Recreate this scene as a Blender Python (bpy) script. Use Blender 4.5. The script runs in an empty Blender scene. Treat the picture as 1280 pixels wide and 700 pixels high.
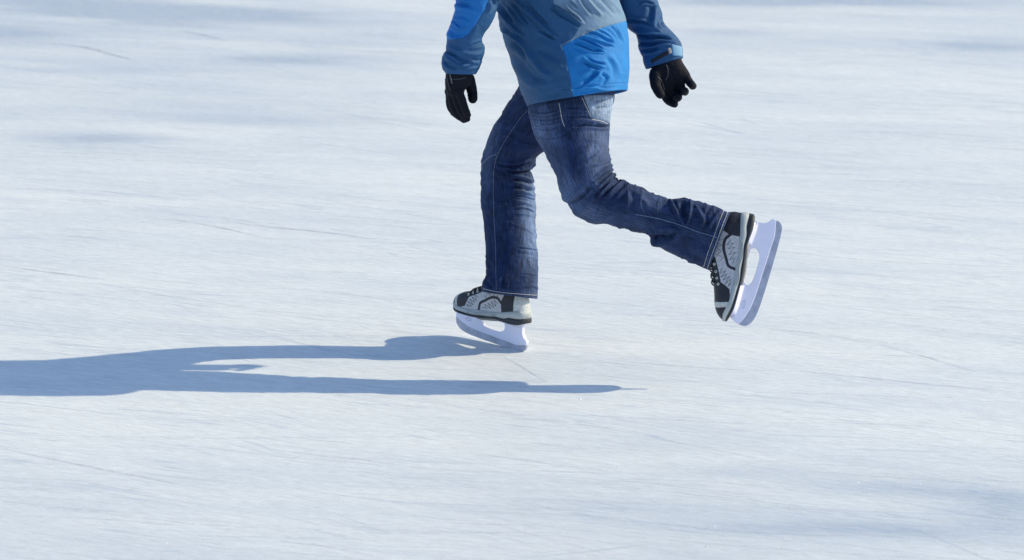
import bpy, bmesh, math, random
import numpy as np
from math import sin, cos, radians, pi
from mathutils import Vector, Matrix
from mathutils.bvhtree import BVHTree
random.seed(4); RNG = np.random.default_rng(7)
SC = bpy.context.scene; COL = SC.collection

# ------------------------------------------------------------------ camera geometry
EL = radians(12); DIST = 14.0; FP = 430*DIST
P0 = np.array([0, 0, .2055])
CR = np.array([1, 0, 0.]); CU = np.array([0, sin(EL), cos(EL)]); CC = np.array([0, -cos(EL), sin(EL)])
CAM = P0+DIST*CC
def U(px, py, Y):
    """photo pixel (1280 x 700) -> world point on the vertical plane y = Y"""
    d = (px-640)/FP*CR+(350-py)/FP*CU-CC
    return CAM+d*((Y-CAM[1])/d[1])
def ray(px, py):
    d = (px-640)/FP*CR+(350-py)/FP*CU-CC
    return d/np.linalg.norm(d)
def GND(px, py, z=0.0):
    d = ray(px, py); return CAM+d*((z-CAM[2])/d[2])
def proj(P):
    d = P-CAM; z = -(d@CC)
    return np.stack([640+FP*(d@CR)/z, 350-FP*(d@CU)/z], -1)

# ------------------------------------------------------------------ numpy helpers
def sstep(a, b, x):
    t = np.clip((x-a)/(b-a), 0, 1); return t*t*(3-2*t)
def _h(ix, iy, iz):
    n = (ix*374761393+iy*668265263+iz*2147483647+1013904223).astype(np.int64) & 0x7fffffff
    n = ((n ^ (n >> 13))*1274126177) & 0x7fffffff
    n = n ^ (n >> 16)
    return (n & 0xffff)/65535.0
def vnoise(x, y, z=0.0):
    x, y, z = np.broadcast_arrays(x, y, z)
    ix, iy, iz = [np.floor(a).astype(np.int64) for a in (x, y, z)]
    fx, fy, fz = x-ix, y-iy, z-iz
    fx, fy, fz = [f*f*f*(f*(f*6-15)+10) for f in (fx, fy, fz)]
    r = 0
    for dx in (0, 1):
        for dy in (0, 1):
            for dz in (0, 1):
                w = (fx if dx else 1-fx)*(fy if dy else 1-fy)*(fz if dz else 1-fz)
                r = r+w*_h(ix+dx, iy+dy, iz+dz)
    return r*2-1
def fbm(x, y, z=0.0, o=4, g=.5):
    r = 0; a = 1; s = 0
    for i in range(o):
        r = r+a*vnoise(x*2**i+17.3*i, y*2**i-9.1*i, z*2**i+3.7*i); s += a; a *= g
    return r/s
def interp(keys, vals, t):
    """smooth monotone cubic through keys"""
    keys = np.asarray(keys, float); vals = np.asarray(vals, float)
    if vals.ndim == 1: vals = vals[:, None]; sq = True
    else: sq = False
    h = np.diff(keys)[:, None]; dl = np.diff(vals, axis=0)/h
    m = np.zeros_like(vals); m[0] = dl[0]; m[-1] = dl[-1]
    a, b = dl[:-1], dl[1:]
    hm = np.where(a*b > 0, 2*a*b/np.where(np.abs(a+b) < 1e-12, 1e-12, a+b), 0)
    m[1:-1] = hm*.5+.5*np.where(a*b > 0, (a+b)/2, 0)
    i = np.clip(np.searchsorted(keys, t, side='right')-1, 0, len(keys)-2)
    hh = h[i, 0]; s = ((t-keys[i])/hh)[:, None]; hh = hh[:, None]
    r = (2*s**3-3*s**2+1)*vals[i]+(s**3-2*s**2+s)*hh*m[i]+(-2*s**3+3*s**2)*vals[i+1]+(s**3-s**2)*hh*m[i+1]
    return r[:, 0] if sq else r
def inpoly(pts, poly):
    x, y = pts[..., 0], pts[..., 1]; c = np.zeros(x.shape, bool); n = len(poly)
    for i in range(n):
        x1, y1 = poly[i]; x2, y2 = poly[(i+1) % n]
        cond = ((y1 > y) != (y2 > y)) & (x < (x2-x1)*(y-y1)/(y2-y1+1e-12)+x1)
        c ^= cond
    return c
def segdist(pts, line, closed=False):
    """signed perpendicular distance to polyline and the parameter 0..1 along it"""
    L = np.asarray(line, float)
    if closed: L = np.vstack([L, L[:1]])
    best = np.full(pts.shape[:-1], 1e9); sg = np.zeros_like(best); tt = np.zeros_like(best)
    seg = np.linalg.norm(np.diff(L, axis=0), axis=1); cum = np.concatenate([[0], np.cumsum(seg)]); tot = cum[-1]
    for i in range(len(L)-1):
        a, b = L[i], L[i+1]; ab = b-a; l2 = ab@ab+1e-12
        ap = pts-a; t = np.clip((ap@ab)/l2, 0, 1)
        q = ap-t[..., None]*ab; d = np.hypot(q[..., 0], q[..., 1])
        m = d < best
        best = np.where(m, d, best); sg = np.where(m, np.sign(ab[0]*ap[..., 1]-ab[1]*ap[..., 0]), sg)
        tt = np.where(m, (cum[i]+t*seg[i])/tot, tt)
    return best*sg, tt
def sdpoly(pts, poly):
    d, _ = segdist(pts, poly, True); d = np.abs(d)
    return np.where(inpoly(pts, poly), d, -d)
def smooth_line(pts, n=8):
    P = np.asarray(pts, float)
    if len(P) < 3: return P
    k = np.arange(len(P)); t = np.linspace(0, len(P)-1, (len(P)-1)*n+1)
    return interp(k, P, t)

# ------------------------------------------------------------------ objects
def link(name, me, mat=None, parent=None):
    o = bpy.data.objects.new(name, me); COL.objects.link(o)
    if mat is not None and me is not None: me.materials.append(mat)
    if parent is not None: o.parent = parent
    return o
def shade(me):
    me.polygons.foreach_set('use_smooth', np.ones(len(me.polygons), bool)); me.update()
def mesh_from(verts, faces, name='m', uv=None, col=None, smooth=True):
    me = bpy.data.meshes.new(name)
    me.from_pydata([tuple(v) for v in np.asarray(verts).tolist()], [], [tuple(f) for f in (faces.tolist() if isinstance(faces, np.ndarray) else faces)])
    if uv is not None:
        l = me.uv_layers.new(name='UVMap'); idx = np.zeros(len(me.loops), np.int32); me.loops.foreach_get('vertex_index', idx)
        l.data.foreach_set('uv', np.asarray(uv)[idx].astype(np.float32).ravel())
    if col is not None:
        a = me.color_attributes.new('col', 'FLOAT_COLOR', 'POINT')
        c = np.ones((len(me.vertices), 4), np.float32); c[:, :3] = col
        a.data.foreach_set('color', c.ravel())
    if smooth: shade(me)
    return me
def grid_normals(P):
    du = np.roll(P, -1, 1)-np.roll(P, 1, 1)
    dv = np.empty_like(P); dv[1:-1] = P[2:]-P[:-2]; dv[0] = P[1]-P[0]; dv[-1] = P[-1]-P[-2]
    n = np.cross(du, dv); l = np.linalg.norm(n, axis=-1, keepdims=True); n = n/np.where(l < 1e-12, 1, l)
    c = P.mean(1, keepdims=True)
    if np.mean(np.sum(n*(P-c), -1)) < 0: n = -n
    return n
class Loft:
    """stations: ax, ay, bx, by (photo px of the two silhouette points), Y depth, half depth (m)"""
    def __init__(s, st, nv, nu, k=0.5, n=2.2):
        st = np.asarray(st, float)
        Cm = np.array([U((a[0]+a[2])/2, (a[1]+a[3])/2, a[4]) for a in st])
        L = np.concatenate([[0], np.cumsum(np.linalg.norm(np.diff(Cm, axis=0), axis=1))])
        t = np.linspace(0, L[-1], nv); S = interp(L, st, t)
        # a light blur removes kinks between stations
        A = np.array([U(q[0], q[1], q[4]) for q in S]); B = np.array([U(q[2], q[3], q[4]) for q in S])
        C = (A+B)/2; a1 = (B-A)/2
        T = np.gradient(C, axis=0); T /= np.linalg.norm(T, axis=1, keepdims=True)
        pp = np.cross(T, a1); pp /= np.linalg.norm(pp, axis=1, keepdims=True)
        pp = np.where((pp@CC)[:, None] < 0, -pp, pp)
        a2 = pp*(1-k)+CC*k; a2 /= np.linalg.norm(a2, axis=1, keepdims=True)
        th = np.linspace(0, 2*pi, nu, endpoint=False)
        e = 2/n; cx = np.sign(np.cos(th))*np.abs(np.cos(th))**e; sy = np.sign(np.sin(th))*np.abs(np.sin(th))**e
        s.P = C[:, None]+a1[:, None]*cx[None, :, None]+a2[:, None]*(S[:, 5])[:, None, None]*sy[None, :, None]
        s.th = th; s.t = t; s.len = L[-1]; s.C = C
        s.circ = 2*pi*np.sqrt((np.linalg.norm(a1, axis=1)**2+S[:, 5]**2)/2)
        s.N = grid_normals(s.P)
        s.uu = th[None, :]/(2*pi)*s.circ.mean()*np.ones((nv, 1)); s.vv = t[:, None]*np.ones((1, nu))
        s.nv, s.nu = nv, nu
        s.base_px = proj(s.P)
    def face(s):
        v = CAM-s.P; v /= np.linalg.norm(v, axis=-1, keepdims=True)
        return np.sum(v*s.N, -1)
    def push(s, d):
        s.P = s.P+s.N*d[..., None]
    def strokes(s, L, gain=1.0):
        px = s.base_px; f = sstep(-.25, .15, s.face()); D = np.zeros(px.shape[:2])
        for pts, w, amp in L:
            pts = smooth_line(pts, 5)
            lo = pts.min(0)-4*w; hi = pts.max(0)+4*w
            m = (px[..., 0] > lo[0]) & (px[..., 0] < hi[0]) & (px[..., 1] > lo[1]) & (px[..., 1] < hi[1]) & (f > 0)
            if not m.any(): continue
            q = px[m]; d, t = segdist(q, pts)
            end = np.clip(np.minimum(t, 1-t)*5, 0, 1)**.7; end = .12+.88*end
            g = np.exp(-(d/w)**2)-.42*np.exp(-((np.abs(d)-1.9*w)/(1.1*w))**2)
            D[m] += gain*amp/1000*g*end*f[m]
        s.push(D); s.N = grid_normals(s.P)
    def build(s, name, uvo=0.0, col=None, hem=0.0, cap0=True, capend=False, extra=None):
        R = [s.P[i] for i in range(s.nv)]; c = [col[i] for i in range(s.nv)] if col is not None else None
        V = list(s.vv[:, 0])
        def inset(i, d):
            ctr = s.P[i].mean(0); q = s.P[i]-ctr; l = np.linalg.norm(q, axis=1, keepdims=True); return ctr+q*(1-d/l)
        if hem:
            e = s.nv-1; dv = s.t[1]-s.t[0]
            Tn = s.C[-1]-s.C[-3]; Tn /= np.linalg.norm(Tn)
            for off, dd, i in ((.0012, .0008, e), (.0016, .0022, e), (.0008, .0036, e), (0, .0044, e)):
                R.append(inset(i, dd)+Tn*off); V.append(V[-1]+.001)
                if c is not None: c.append(c[e])
            for back in np.linspace(.004, hem, 10):
                i = max(0, e-int(back/dv)); R.append(inset(i, .006)); V.append(V[-1]+.004)
                if c is not None: c.append(c[i]*.9)
        R = np.array(R); nr = len(R); nu = s.nu
        verts = R.reshape(-1, 3)
        i = np.arange(nr-1)[:, None]*nu; j = np.arange(nu)[None, :]; j2 = (j+1) % nu
        F = np.stack([i+j, i+j2, i+nu+j2, i+nu+j], -1).reshape(-1, 4).tolist()
        uv = np.stack([np.tile(s.uu[0], (nr, 1)), np.array(V)[:, None]*np.ones((1, nu))], -1).reshape(-1, 2)+uvo
        colr = np.array(c).reshape(-1, 3) if c is not None else None
        def cap(row):
            nonlocal verts, uv, colr
            k = len(verts); verts = np.vstack([verts, R[row].mean(0)[None]]); uv = np.vstack([uv, uv[row*nu][None]])
            if colr is not None: colr = np.vstack([colr, colr[row*nu][None]])
            b = row*nu
            for a in range(nu): F.append((b+a, b+(a+1) % nu, k) if row else (b+(a+1) % nu, b+a, k))
        if cap0: cap(0)
        cap(nr-1) if (hem or capend) else None
        # outward orientation
        p = verts; f = F[nu*(s.nv//2)]; n = np.cross(p[f[1]]-p[f[0]], p[f[2]]-p[f[0]])
        if n@(p[f[0]]-s.C[s.nv//2]) < 0: F = [tuple(reversed(q)) for q in F]
        return verts, F, uv, colr
def merge(parts, name):
    V, F, UVs, Cs = [], [], [], []; o = 0
    for v, f, uv, c in parts:
        V.append(v); F += [tuple(i+o for i in q) for q in f]; UVs.append(uv); o += len(v)
        if c is not None: Cs.append(c)
    return mesh_from(np.vstack(V), F, name, np.vstack(UVs), np.vstack(Cs) if Cs else None)
def tube(pts, rad, nu=14, n=None):
    """closed tapered tube with round ends; returns verts, faces"""
    P = np.asarray(pts, float); rad = np.asarray(rad, float)*np.ones(len(P))
    if n:
        L = np.concatenate([[0], np.cumsum(np.linalg.norm(np.diff(P, axis=0), axis=1))]); t = np.linspace(0, L[-1], n)
        rad = interp(L, rad, t); P = interp(L, P, t)
    T = np.gradient(P, axis=0); T /= np.linalg.norm(T, axis=1, keepdims=True)
    ref = np.array([0, 0, 1.]) if abs(T[0][2]) < .9 else np.array([1., 0, 0]); a = np.cross(T[0], ref); a /= np.linalg.norm(a)
    rings = []; th = np.linspace(0, 2*pi, nu, endpoint=False)
    def ring(c, t, a, r):
        b = np.cross(t, a); return c+r*(np.cos(th)[:, None]*a+np.sin(th)[:, None]*b)
    frames = []
    for t in T:
        a = a-(a@t)*t; a /= np.linalg.norm(a); frames.append(a.copy())
    for q in (75, 50, 25): rings.append(ring(P[0]-T[0]*rad[0]*sin(radians(q)), T[0], frames[0], rad[0]*cos(radians(q))))
    for i in range(len(P)): rings.append(ring(P[i], T[i], frames[i], rad[i]))
    for q in (25, 50, 75): rings.append(ring(P[-1]+T[-1]*rad[-1]*sin(radians(q)), T[-1], frames[-1], rad[-1]*cos(radians(q))))
    R = np.array(rings); nr = len(R); V = R.reshape(-1, 3); F = []
    for i in range(nr-1):
        for j in range(nu): F.append((i*nu+j, i*nu+(j+1) % nu, (i+1)*nu+(j+1) % nu, (i+1)*nu+j))
    F.append(tuple(reversed(range(nu)))); F.append(tuple((nr-1)*nu+j for j in range(nu)))
    return V, F
def join(vf):
    V, F = [], []; o = 0
    for v, f in vf: V.append(np.asarray(v)); F += [tuple(i+o for i in q) for q in f]; o += len(v)
    return np.vstack(V), F
def ellipsoid(c, r, M=None, n=20):
    th = np.linspace(0, pi, n)[1:-1]; ph = np.linspace(0, 2*pi, 2*n, endpoint=False)
    V = [[sin(a)*cos(b), sin(a)*sin(b), cos(a)] for a in th for b in ph]+[[0, 0, 1], [0, 0, -1]]
    V = np.array(V)*np.asarray(r); m = 2*n; F = []
    if M is not None: V = V@np.asarray(M).T
    V = V+np.asarray(c); k = len(th)
    for i in range(k-1):
        for j in range(m): F.append((i*m+j, (i+1)*m+j, (i+1)*m+(j+1) % m, i*m+(j+1) % m))
    for j in range(m): F.append((k*m, j, (j+1) % m)); F.append((k*m+1, (k-1)*m+(j+1) % m, (k-1)*m+j))
    return V, F
def remesh(V, F, voxel, smooth=3, name='r'):
    me = mesh_from(V, F, name); o = bpy.data.objects.new('tmp', me); COL.objects.link(o)
    bm = bmesh.new(); bm.from_mesh(me); bmesh.ops.recalc_face_normals(bm, faces=bm.faces); bm.to_mesh(me); bm.free()
    m = o.modifiers.new('r', 'REMESH'); m.mode = 'VOXEL'; m.voxel_size = voxel
    s = o.modifiers.new('s', 'SMOOTH'); s.iterations = smooth; s.factor = .5
    dg = bpy.context.evaluated_depsgraph_get(); r = bpy.data.meshes.new_from_object(o.evaluated_get(dg))
    bpy.data.objects.remove(o); shade(r); r.name = name; r.materials.clear()
    return r
def displace_mesh(me, fn):
    n = len(me.vertices); co = np.zeros(n*3); me.vertices.foreach_get('co', co); co = co.reshape(-1, 3)
    no = np.zeros(n*3); me.vertices.foreach_get('normal', no); no = no.reshape(-1, 3)
    co = co+no*fn(co, no)[:, None]; me.vertices.foreach_set('co', co.ravel()); me.update()
def bvh_of(me):
    return BVHTree.FromPolygons([v.co[:] for v in me.vertices], [p.vertices[:] for p in me.polygons])
def hit(bvh, px, py):
    r = bvh.ray_cast(Vector(CAM), Vector(ray(px, py)))
    return (np.array(r[0]), np.array(r[1])) if r[0] is not None else (None, None)
def on_surface(bvh, pts, lift=.0006, step=.0012):
    P = smooth_line(pts, 10); L = np.concatenate([[0], np.cumsum(np.linalg.norm(np.diff(P, axis=0), axis=1))])
    t = np.arange(0, L[-1], step*430); out = []
    for x, y in zip(np.interp(t, L, P[:, 0]), np.interp(t, L, P[:, 1])):
        p, n = hit(bvh, x, y)
        if p is None: continue
        if n@CC < 0: n = -n
        if out and np.linalg.norm(p-out[-1][0]) > .02: continue
        out.append((p, n))
    return [p+n*lift for p, n in out]
def stitches(bvh, pts, r=.0006, stitch=.0042, gap=.0018):
    Q = on_surface(bvh, pts, lift=.0003)
    if len(Q) < 3: return []
    Q = np.array(Q); L = np.concatenate([[0], np.cumsum(np.linalg.norm(np.diff(Q, axis=0), axis=1))]); out = []; s = 0
    while s+stitch < L[-1]:
        t = np.linspace(s, s+stitch, 4)
        out.append(tube(np.stack([np.interp(t, L, Q[:, k]) for k in range(3)], 1), r, nu=5)); s += stitch+gap*(.8+.4*random.random())
    return out
def patch(bvh, corners, nu, nv, thick, name, mat, parent, col=None, bulge=0.0):
    """cloth patch laid on a surface; corners in order (u0v0, u1v0, u1v1, u0v1), photo px"""
    c = np.array(corners, float); G = []; N = []
    for j in range(nv+1):
        for i in range(nu+1):
            u, v = i/nu, j/nv
            q = (c[0]*(1-u)+c[1]*u)*(1-v)+(c[3]*(1-u)+c[2]*u)*v
            p, n = hit(bvh, *q)
            if p is None: p = G[-1] if G else U(q[0], q[1], -.2); n = N[-1] if N else CC
            if n@CC < 0: n = -n
            G.append(p); N.append(n)
    G = np.array(G).reshape(nv+1, nu+1, 3); N = np.array(N).reshape(nv+1, nu+1, 3)
    for _ in range(2):
        N[1:-1, 1:-1] = (N[2:, 1:-1]+N[:-2, 1:-1]+N[1:-1, 2:]+N[1:-1, :-2])/4
    I, J = np.meshgrid(np.linspace(0, 1, nu+1), np.linspace(0, 1, nv+1))
    edge = np.minimum(np.minimum(I, 1-I)*nu, np.minimum(J, 1-J)*nv)
    h = np.where(edge < .5, -.001, thick)+bulge*np.sin(I*pi)*np.sin(J*pi)
    Pt = G+N*h[..., None]; Pb = G-N*.0015
    V = np.vstack([Pt.reshape(-1, 3), Pb.reshape(-1, 3)]); k = (nu+1)*(nv+1); F = []
    ix = lambda i, j: j*(nu+1)+i
    for j in range(nv):
        for i in range(nu):
            F.append((ix(i, j), ix(i, j+1), ix(i+1, j+1), ix(i+1, j)))
            F.append((k+ix(i, j), k+ix(i+1, j), k+ix(i+1, j+1), k+ix(i, j+1)))
    border = [ix(i, 0) for i in range(nu)]+[ix(nu, j) for j in range(nv)]+[ix(i, nv) for i in range(nu, 0, -1)]+[ix(0, j) for j in range(nv, 0, -1)]
    for a, b in zip(border, border[1:]+border[:1]): F.append((a, b, k+b, k+a))
    uv = np.stack([np.concatenate([I.ravel(), I.ravel()])*.12, np.concatenate([J.ravel(), J.ravel()])*.12], -1)
    cc = None if col is None else np.tile(np.asarray(col, float), (len(V), 1))
    me = mesh_from(V, F, name, uv, cc)
    bm = bmesh.new(); bm.from_mesh(me); bmesh.ops.recalc_face_normals(bm, faces=bm.faces); bm.to_mesh(me); bm.free()
    return link(name, me, mat, parent)

# ------------------------------------------------------------------ materials
class NT:
    def __init__(s, name):
        s.m = bpy.data.materials.new(name); s.m.use_nodes = True; s.t = s.m.node_tree; s.b = s.t.nodes['Principled BSDF']
    def n(s, ty, **k):
        o = s.t.nodes.new(ty)
        for a, v in k.items():
            if a in ('inputs',):
                for i, w in v.items(): o.inputs[i].default_value = w
            else: setattr(o, a, v)
        return o
    def l(s, a, b): s.t.links.new(a, b)
    def math(s, op, a, b=None, clamp=False):
        o = s.n('ShaderNodeMath', operation=op, use_clamp=clamp)
        for i, v in enumerate((a, b)):
            if v is None: continue
            if isinstance(v, (int, float)): o.inputs[i].default_value = v
            else: s.l(v, o.inputs[i])
        return o.outputs[0]
    def mix(s, f, a, b, blend='MIX'):
        o = s.n('ShaderNodeMix', data_type='RGBA', blend_type=blend)
        for i, v in ((0, f), (6, a), (7, b)):
            if isinstance(v, (int, float)): o.inputs[i].default_value = v
            elif isinstance(v, tuple): o.inputs[i].default_value = (*v, 1)
            else: s.l(v, o.inputs[i])
        return o.outputs[2]
    def ramp(s, x, lo, hi, a=0.0, b=1.0):
        o = s.n('ShaderNodeMapRange', interpolation_type='SMOOTHSTEP')
        s.l(x, o.inputs[0])
        for i, v in ((1, lo), (2, hi), (3, a), (4, b)): o.inputs[i].default_value = v
        return o.outputs[0]
    def noise(s, vec, scale, detail=3, rough=.5, dist=0):
        o = s.n('ShaderNodeTexNoise'); s.l(vec, o.inputs['Vector'])
        o.inputs['Scale'].default_value = scale; o.inputs['Detail'].default_value = detail; o.inputs['Roughness'].default_value = rough; o.inputs['Distortion'].default_value = dist
        return o.outputs['Fac']
    def mapping(s, vec, scale=(1, 1, 1), rot=(0, 0, 0), loc=(0, 0, 0)):
        o = s.n('ShaderNodeMapping'); s.l(vec, o.inputs[0]); o.inputs['Scale'].default_value = scale; o.inputs['Rotation'].default_value = rot; o.inputs['Location'].default_value = loc
        return o.outputs[0]
    def bump(s, h, strength, dist):
        o = s.n('ShaderNodeBump'); s.l(h, o.inputs['Height']); o.inputs['Strength'].default_value = strength; o.inputs['Distance'].default_value = dist
        s.l(o.outputs[0], s.b.inputs['Normal']); return o
def simple(name, col, rough=.6, spec=.4, metal=0, var=.12, scale=180, bump=.0003, sheen=0):
    t = NT(name); co = t.n('ShaderNodeTexCoord').outputs['Object']
    n = t.noise(co, scale, 4, .6)
    c = t.mix(n, tuple(x*(1-var) for x in col), tuple(min(1, x*(1+var)) for x in col))
    t.l(c, t.b.inputs['Base Color']); t.b.inputs['Roughness'].default_value = rough; t.b.inputs['Specular IOR Level'].default_value = spec
    t.b.inputs['Metallic'].default_value = metal; t.b.inputs['Sheen Weight'].default_value = sheen
    if bump: t.bump(n, .6, bump)
    return t.m
def denim_mat():
    t = NT('denim'); uv = t.n('ShaderNodeUVMap').outputs[0]
    at = t.n('ShaderNodeAttribute', attribute_name='col'); c = at.outputs['Color']
    warp = t.noise(t.mapping(uv, (420, 26, 1)), 1.0, 3, .6)        # vertical slubs
    weft = t.noise(t.mapping(uv, (26, 380, 1)), 1.0, 2, .6)
    blot = t.noise(t.mapping(uv, (30, 18, 1)), 1.0, 4, .6)
    f = t.math('ADD', t.math('MULTIPLY', warp, .8), t.math('MULTIPLY', weft, .2))
    f = t.ramp(f, .3, .7, .42, 1.75)
    g = t.ramp(blot, .25, .75, .75, 1.28)
    k = t.math('MULTIPLY', f, g)
    cm = t.n('ShaderNodeVectorMath', operation='SCALE'); t.l(c, cm.inputs[0]); t.l(k, cm.inputs['Scale'])
    t.l(cm.outputs[0], t.b.inputs['Base Color'])
    t.b.inputs['Roughness'].default_value = .85; t.b.inputs['Specular IOR Level'].default_value = .2; t.b.inputs['Sheen Weight'].default_value = .0
    crum = t.noise(t.mapping(uv, (34, 85, 1)), 1.0, 4, .5)
    h = t.math('ADD', t.math('MULTIPLY', t.math('ADD', warp, weft), .18), crum)
    t.bump(h, .8, .0034)
    return t.m
def shell_mat():
    t = NT('jacket_shell'); uv = t.n('ShaderNodeUVMap').outputs[0]
    at = t.n('ShaderNodeAttribute', attribute_name='col')
    w = t.noise(t.mapping(uv, (300, 900, 1)), 1.0, 2, .6); m = t.noise(t.mapping(uv, (14, 20, 1)), 1.0, 4, .6)
    k = t.math('MULTIPLY', t.ramp(w, .3, .7, .86, 1.12), t.ramp(m, .3, .7, .92, 1.08))
    cm = t.n('ShaderNodeVectorMath', operation='SCALE'); t.l(at.outputs['Color'], cm.inputs[0]); t.l(k, cm.inputs['Scale'])
    t.l(cm.outputs[0], t.b.inputs['Base Color'])
    t.b.inputs['Roughness'].default_value = .68; t.b.inputs['Specular IOR Level'].default_value = .32
    c = t.noise(t.mapping(uv, (46, 60, 1)), 1.0, 6, .72)
    t.bump(t.math('ADD', c, t.math('MULTIPLY', w, .2)), .75, .0030)
    return t.m
def vcol_mat(name, rough=.6, spec=.4, sc=300):
    t = NT(name); at = t.n('ShaderNodeAttribute', attribute_name='col'); co = t.n('ShaderNodeTexCoord').outputs['Object']
    n = t.noise(co, sc, 3, .6); cm = t.n('ShaderNodeVectorMath', operation='SCALE'); t.l(at.outputs['Color'], cm.inputs[0]); t.l(t.ramp(n, .3, .7, .75, 1.2), cm.inputs['Scale'])
    t.l(cm.outputs[0], t.b.inputs['Base Color']); t.b.inputs['Roughness'].default_value = rough; t.b.inputs['Specular IOR Level'].default_value = spec
    t.bump(n, .5, .0005); return t.m
DENIM = denim_mat(); SHELL = shell_mat(); UPPER = vcol_mat('boot_fabric')
GLOVE = simple('glove_fleece', (.005, .006, .013), .75, .18, var=.45, scale=300, bump=.0008, sheen=.0)
SKIN = simple('skin', (.55, .34, .26), .5, .4); HAIR = simple('hair', (.04, .025, .018), .6, scale=90, var=.5)
THREAD = simple('cream_thread', (.74, .72, .68), .7, bump=0); THREADB = simple('pale_blue_thread', (.22, .34, .5), .7, bump=0); THREADD = simple('grey_thread', (.36, .37, .45), .7, bump=0)
BLACK = simple('black_rubber', (.03, .034, .042), .5, .4, var=.3, scale=150, bump=.0004)
MID = simple('grey_foam', (.40, .43, .45), .55, .4, var=.12, scale=60)
HOLDER = simple('white_plastic', (.76, .76, .95), .38, .5, var=.05, scale=22, bump=.0002)
STEEL = simple('frosted_runner', (.42, .44, .56), .42, .5, var=.5, scale=38, metal=.15)
EYE = simple('eyelet_metal', (.75, .75, .74), .35, .5, bump=0); LACE = simple('black_lace', (.02, .022, .035), .8, bump=0)
TABM = simple('tab_cloth', (.16, .32, .5), .6, .3); TAN = simple('tan_patch', (.42, .36, .3), .7); BLK = simple('black_fabric', (.012, .013, .02), .8, var=.3)
LINING = simple('dark_lining', (.02, .025, .035), .8)

# ------------------------------------------------------------------ the person: root
root = bpy.data.objects.new('person', None); COL.objects.link(root)

# ---- body (one continuous mesh inside the clothes; head above the frame)
def J(px, py, Y): return U(px, py, Y)
def torso_st():
    return [(662, 110, 752, 105, -.03, .135), (660, 70, 760, 62, -.03, .145), (655, 20, 748, 15, -.02, .13), (640, -40, 742, -40, 0, .14),
            (632, -90, 745, -88, 0, .165), (645, -120, 738, -116, 0, .17), (665, -142, 722, -138, 0, .09), (672, -160, 712, -152, 0, .052), (664, -190, 704, -180, 0, .05)]
hc = U(668, -222, 0.0); HX = np.array([-cos(.12), 0, -sin(.12)]); HZ = np.array([-sin(.12), 0, cos(.12)]); HY = np.cross(HZ, HX)
HM = np.stack([HX, HY, HZ], 1)
def hp(x, y, z): return hc+HM@np.array([x, y, z])
pieces = []
tl = Loft(torso_st(), 40, 40, k=.2); v, f, _, _ = tl.build('t', capend=True); pieces.append((v, f))
def limb(pts, rad): pieces.append(tube([J(*p) for p in pts], rad, 18, n=24))
limb([(712, 100, -.12), (722, 160, -.18), (729, 230, -.27), (747, 249, -.285), (800, 263, -.33), (860, 283, -.345), (903, 300, -.36), (912, 316, -.365)], [.078, .074, .05, .044, .045, .038, .032, .028])
limb([(700, 95, .06), (665, 150, .09), (635, 205, .115), (636, 235, .11), (640, 300, .07), (641, 345, .015), (641, 362, .006)], [.078, .07, .047, .045, .043, .030, .022])
limb([(690, -112, -.17), (640, -60, -.24), (602, -28, -.265), (594, 10, -.275), (582, 60, -.28), (575, 96, -.28), (570, 112, -.275)], [.05, .04, .03, .03, .024, .021, .018])
limb([(705, -112, .17), (750, -70, .16), (790, -30, .14), (800, 0, .11), (817, 40, .07), (830, 76, .045), (838, 98, .035)], [.05, .04, .032, .028, .022, .02, .018])
LH = {'index': [(563, 114, -.245), (563, 129, -.24), (567, 139, -.238), (574.5, 146, -.235)], 'middle': [(565.5, 116, -.262), (567, 132, -.26), (572, 142, -.258), (580, 149, -.255)],
      'ring': [(570, 117, -.283), (573, 131, -.285), (578, 141, -.285), (583.5, 148, -.283)], 'pinky': [(574, 115, -.302), (578, 127, -.308), (581.5, 137, -.31), (584.5, 143.5, -.308)],
      'thumb': [(584, 98, -.25), (588.5, 108, -.245), (590.5, 117, -.25), (591, 123.5, -.26)]}
RH = {'index': [(830, 110, .03), (832, 120, .035), (836, 126, .03), (843, 130, .012)], 'middle': [(839, 108, .03), (842, 119, .03), (846, 122, .012), (848, 121.5, -.008)],
      'ring': [(849, 103, .03), (853, 113, .026), (856, 114.5, .008), (855, 113.5, -.012)], 'pinky': [(857, 96, .03), (863, 104, .024), (866, 107.5, .006), (865, 106, -.014)],
      'thumb': [(820, 92, .02), (819, 103, .004), (821.5, 111, -.006), (825.5, 118, -.012)]}
def hand(H, wrist, k=1.0):
    out = []
    for nme, ch in H.items():
        r = {'index': .0125, 'middle': .0128, 'ring': .0122, 'pinky': .0112, 'thumb': .0148}[nme]*k
        P = [J(*p) for p in ch]
        out.append(tube(P, [r*1.12, r*1.06, r, r*.9], 14, n=16))
        if nme != 'thumb': out.append(tube([J(*wrist), P[0]], [.02*k, r*1.35], 14, n=8))
        else: out.append(tube([J(*wrist), P[0], P[1]], [.019*k, r*1.35, r*1.1], 14, n=10))
    return out
pieces += hand(LH, (573, 99, -.278), .55)+hand(RH, (833, 86, .04), .55)
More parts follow.
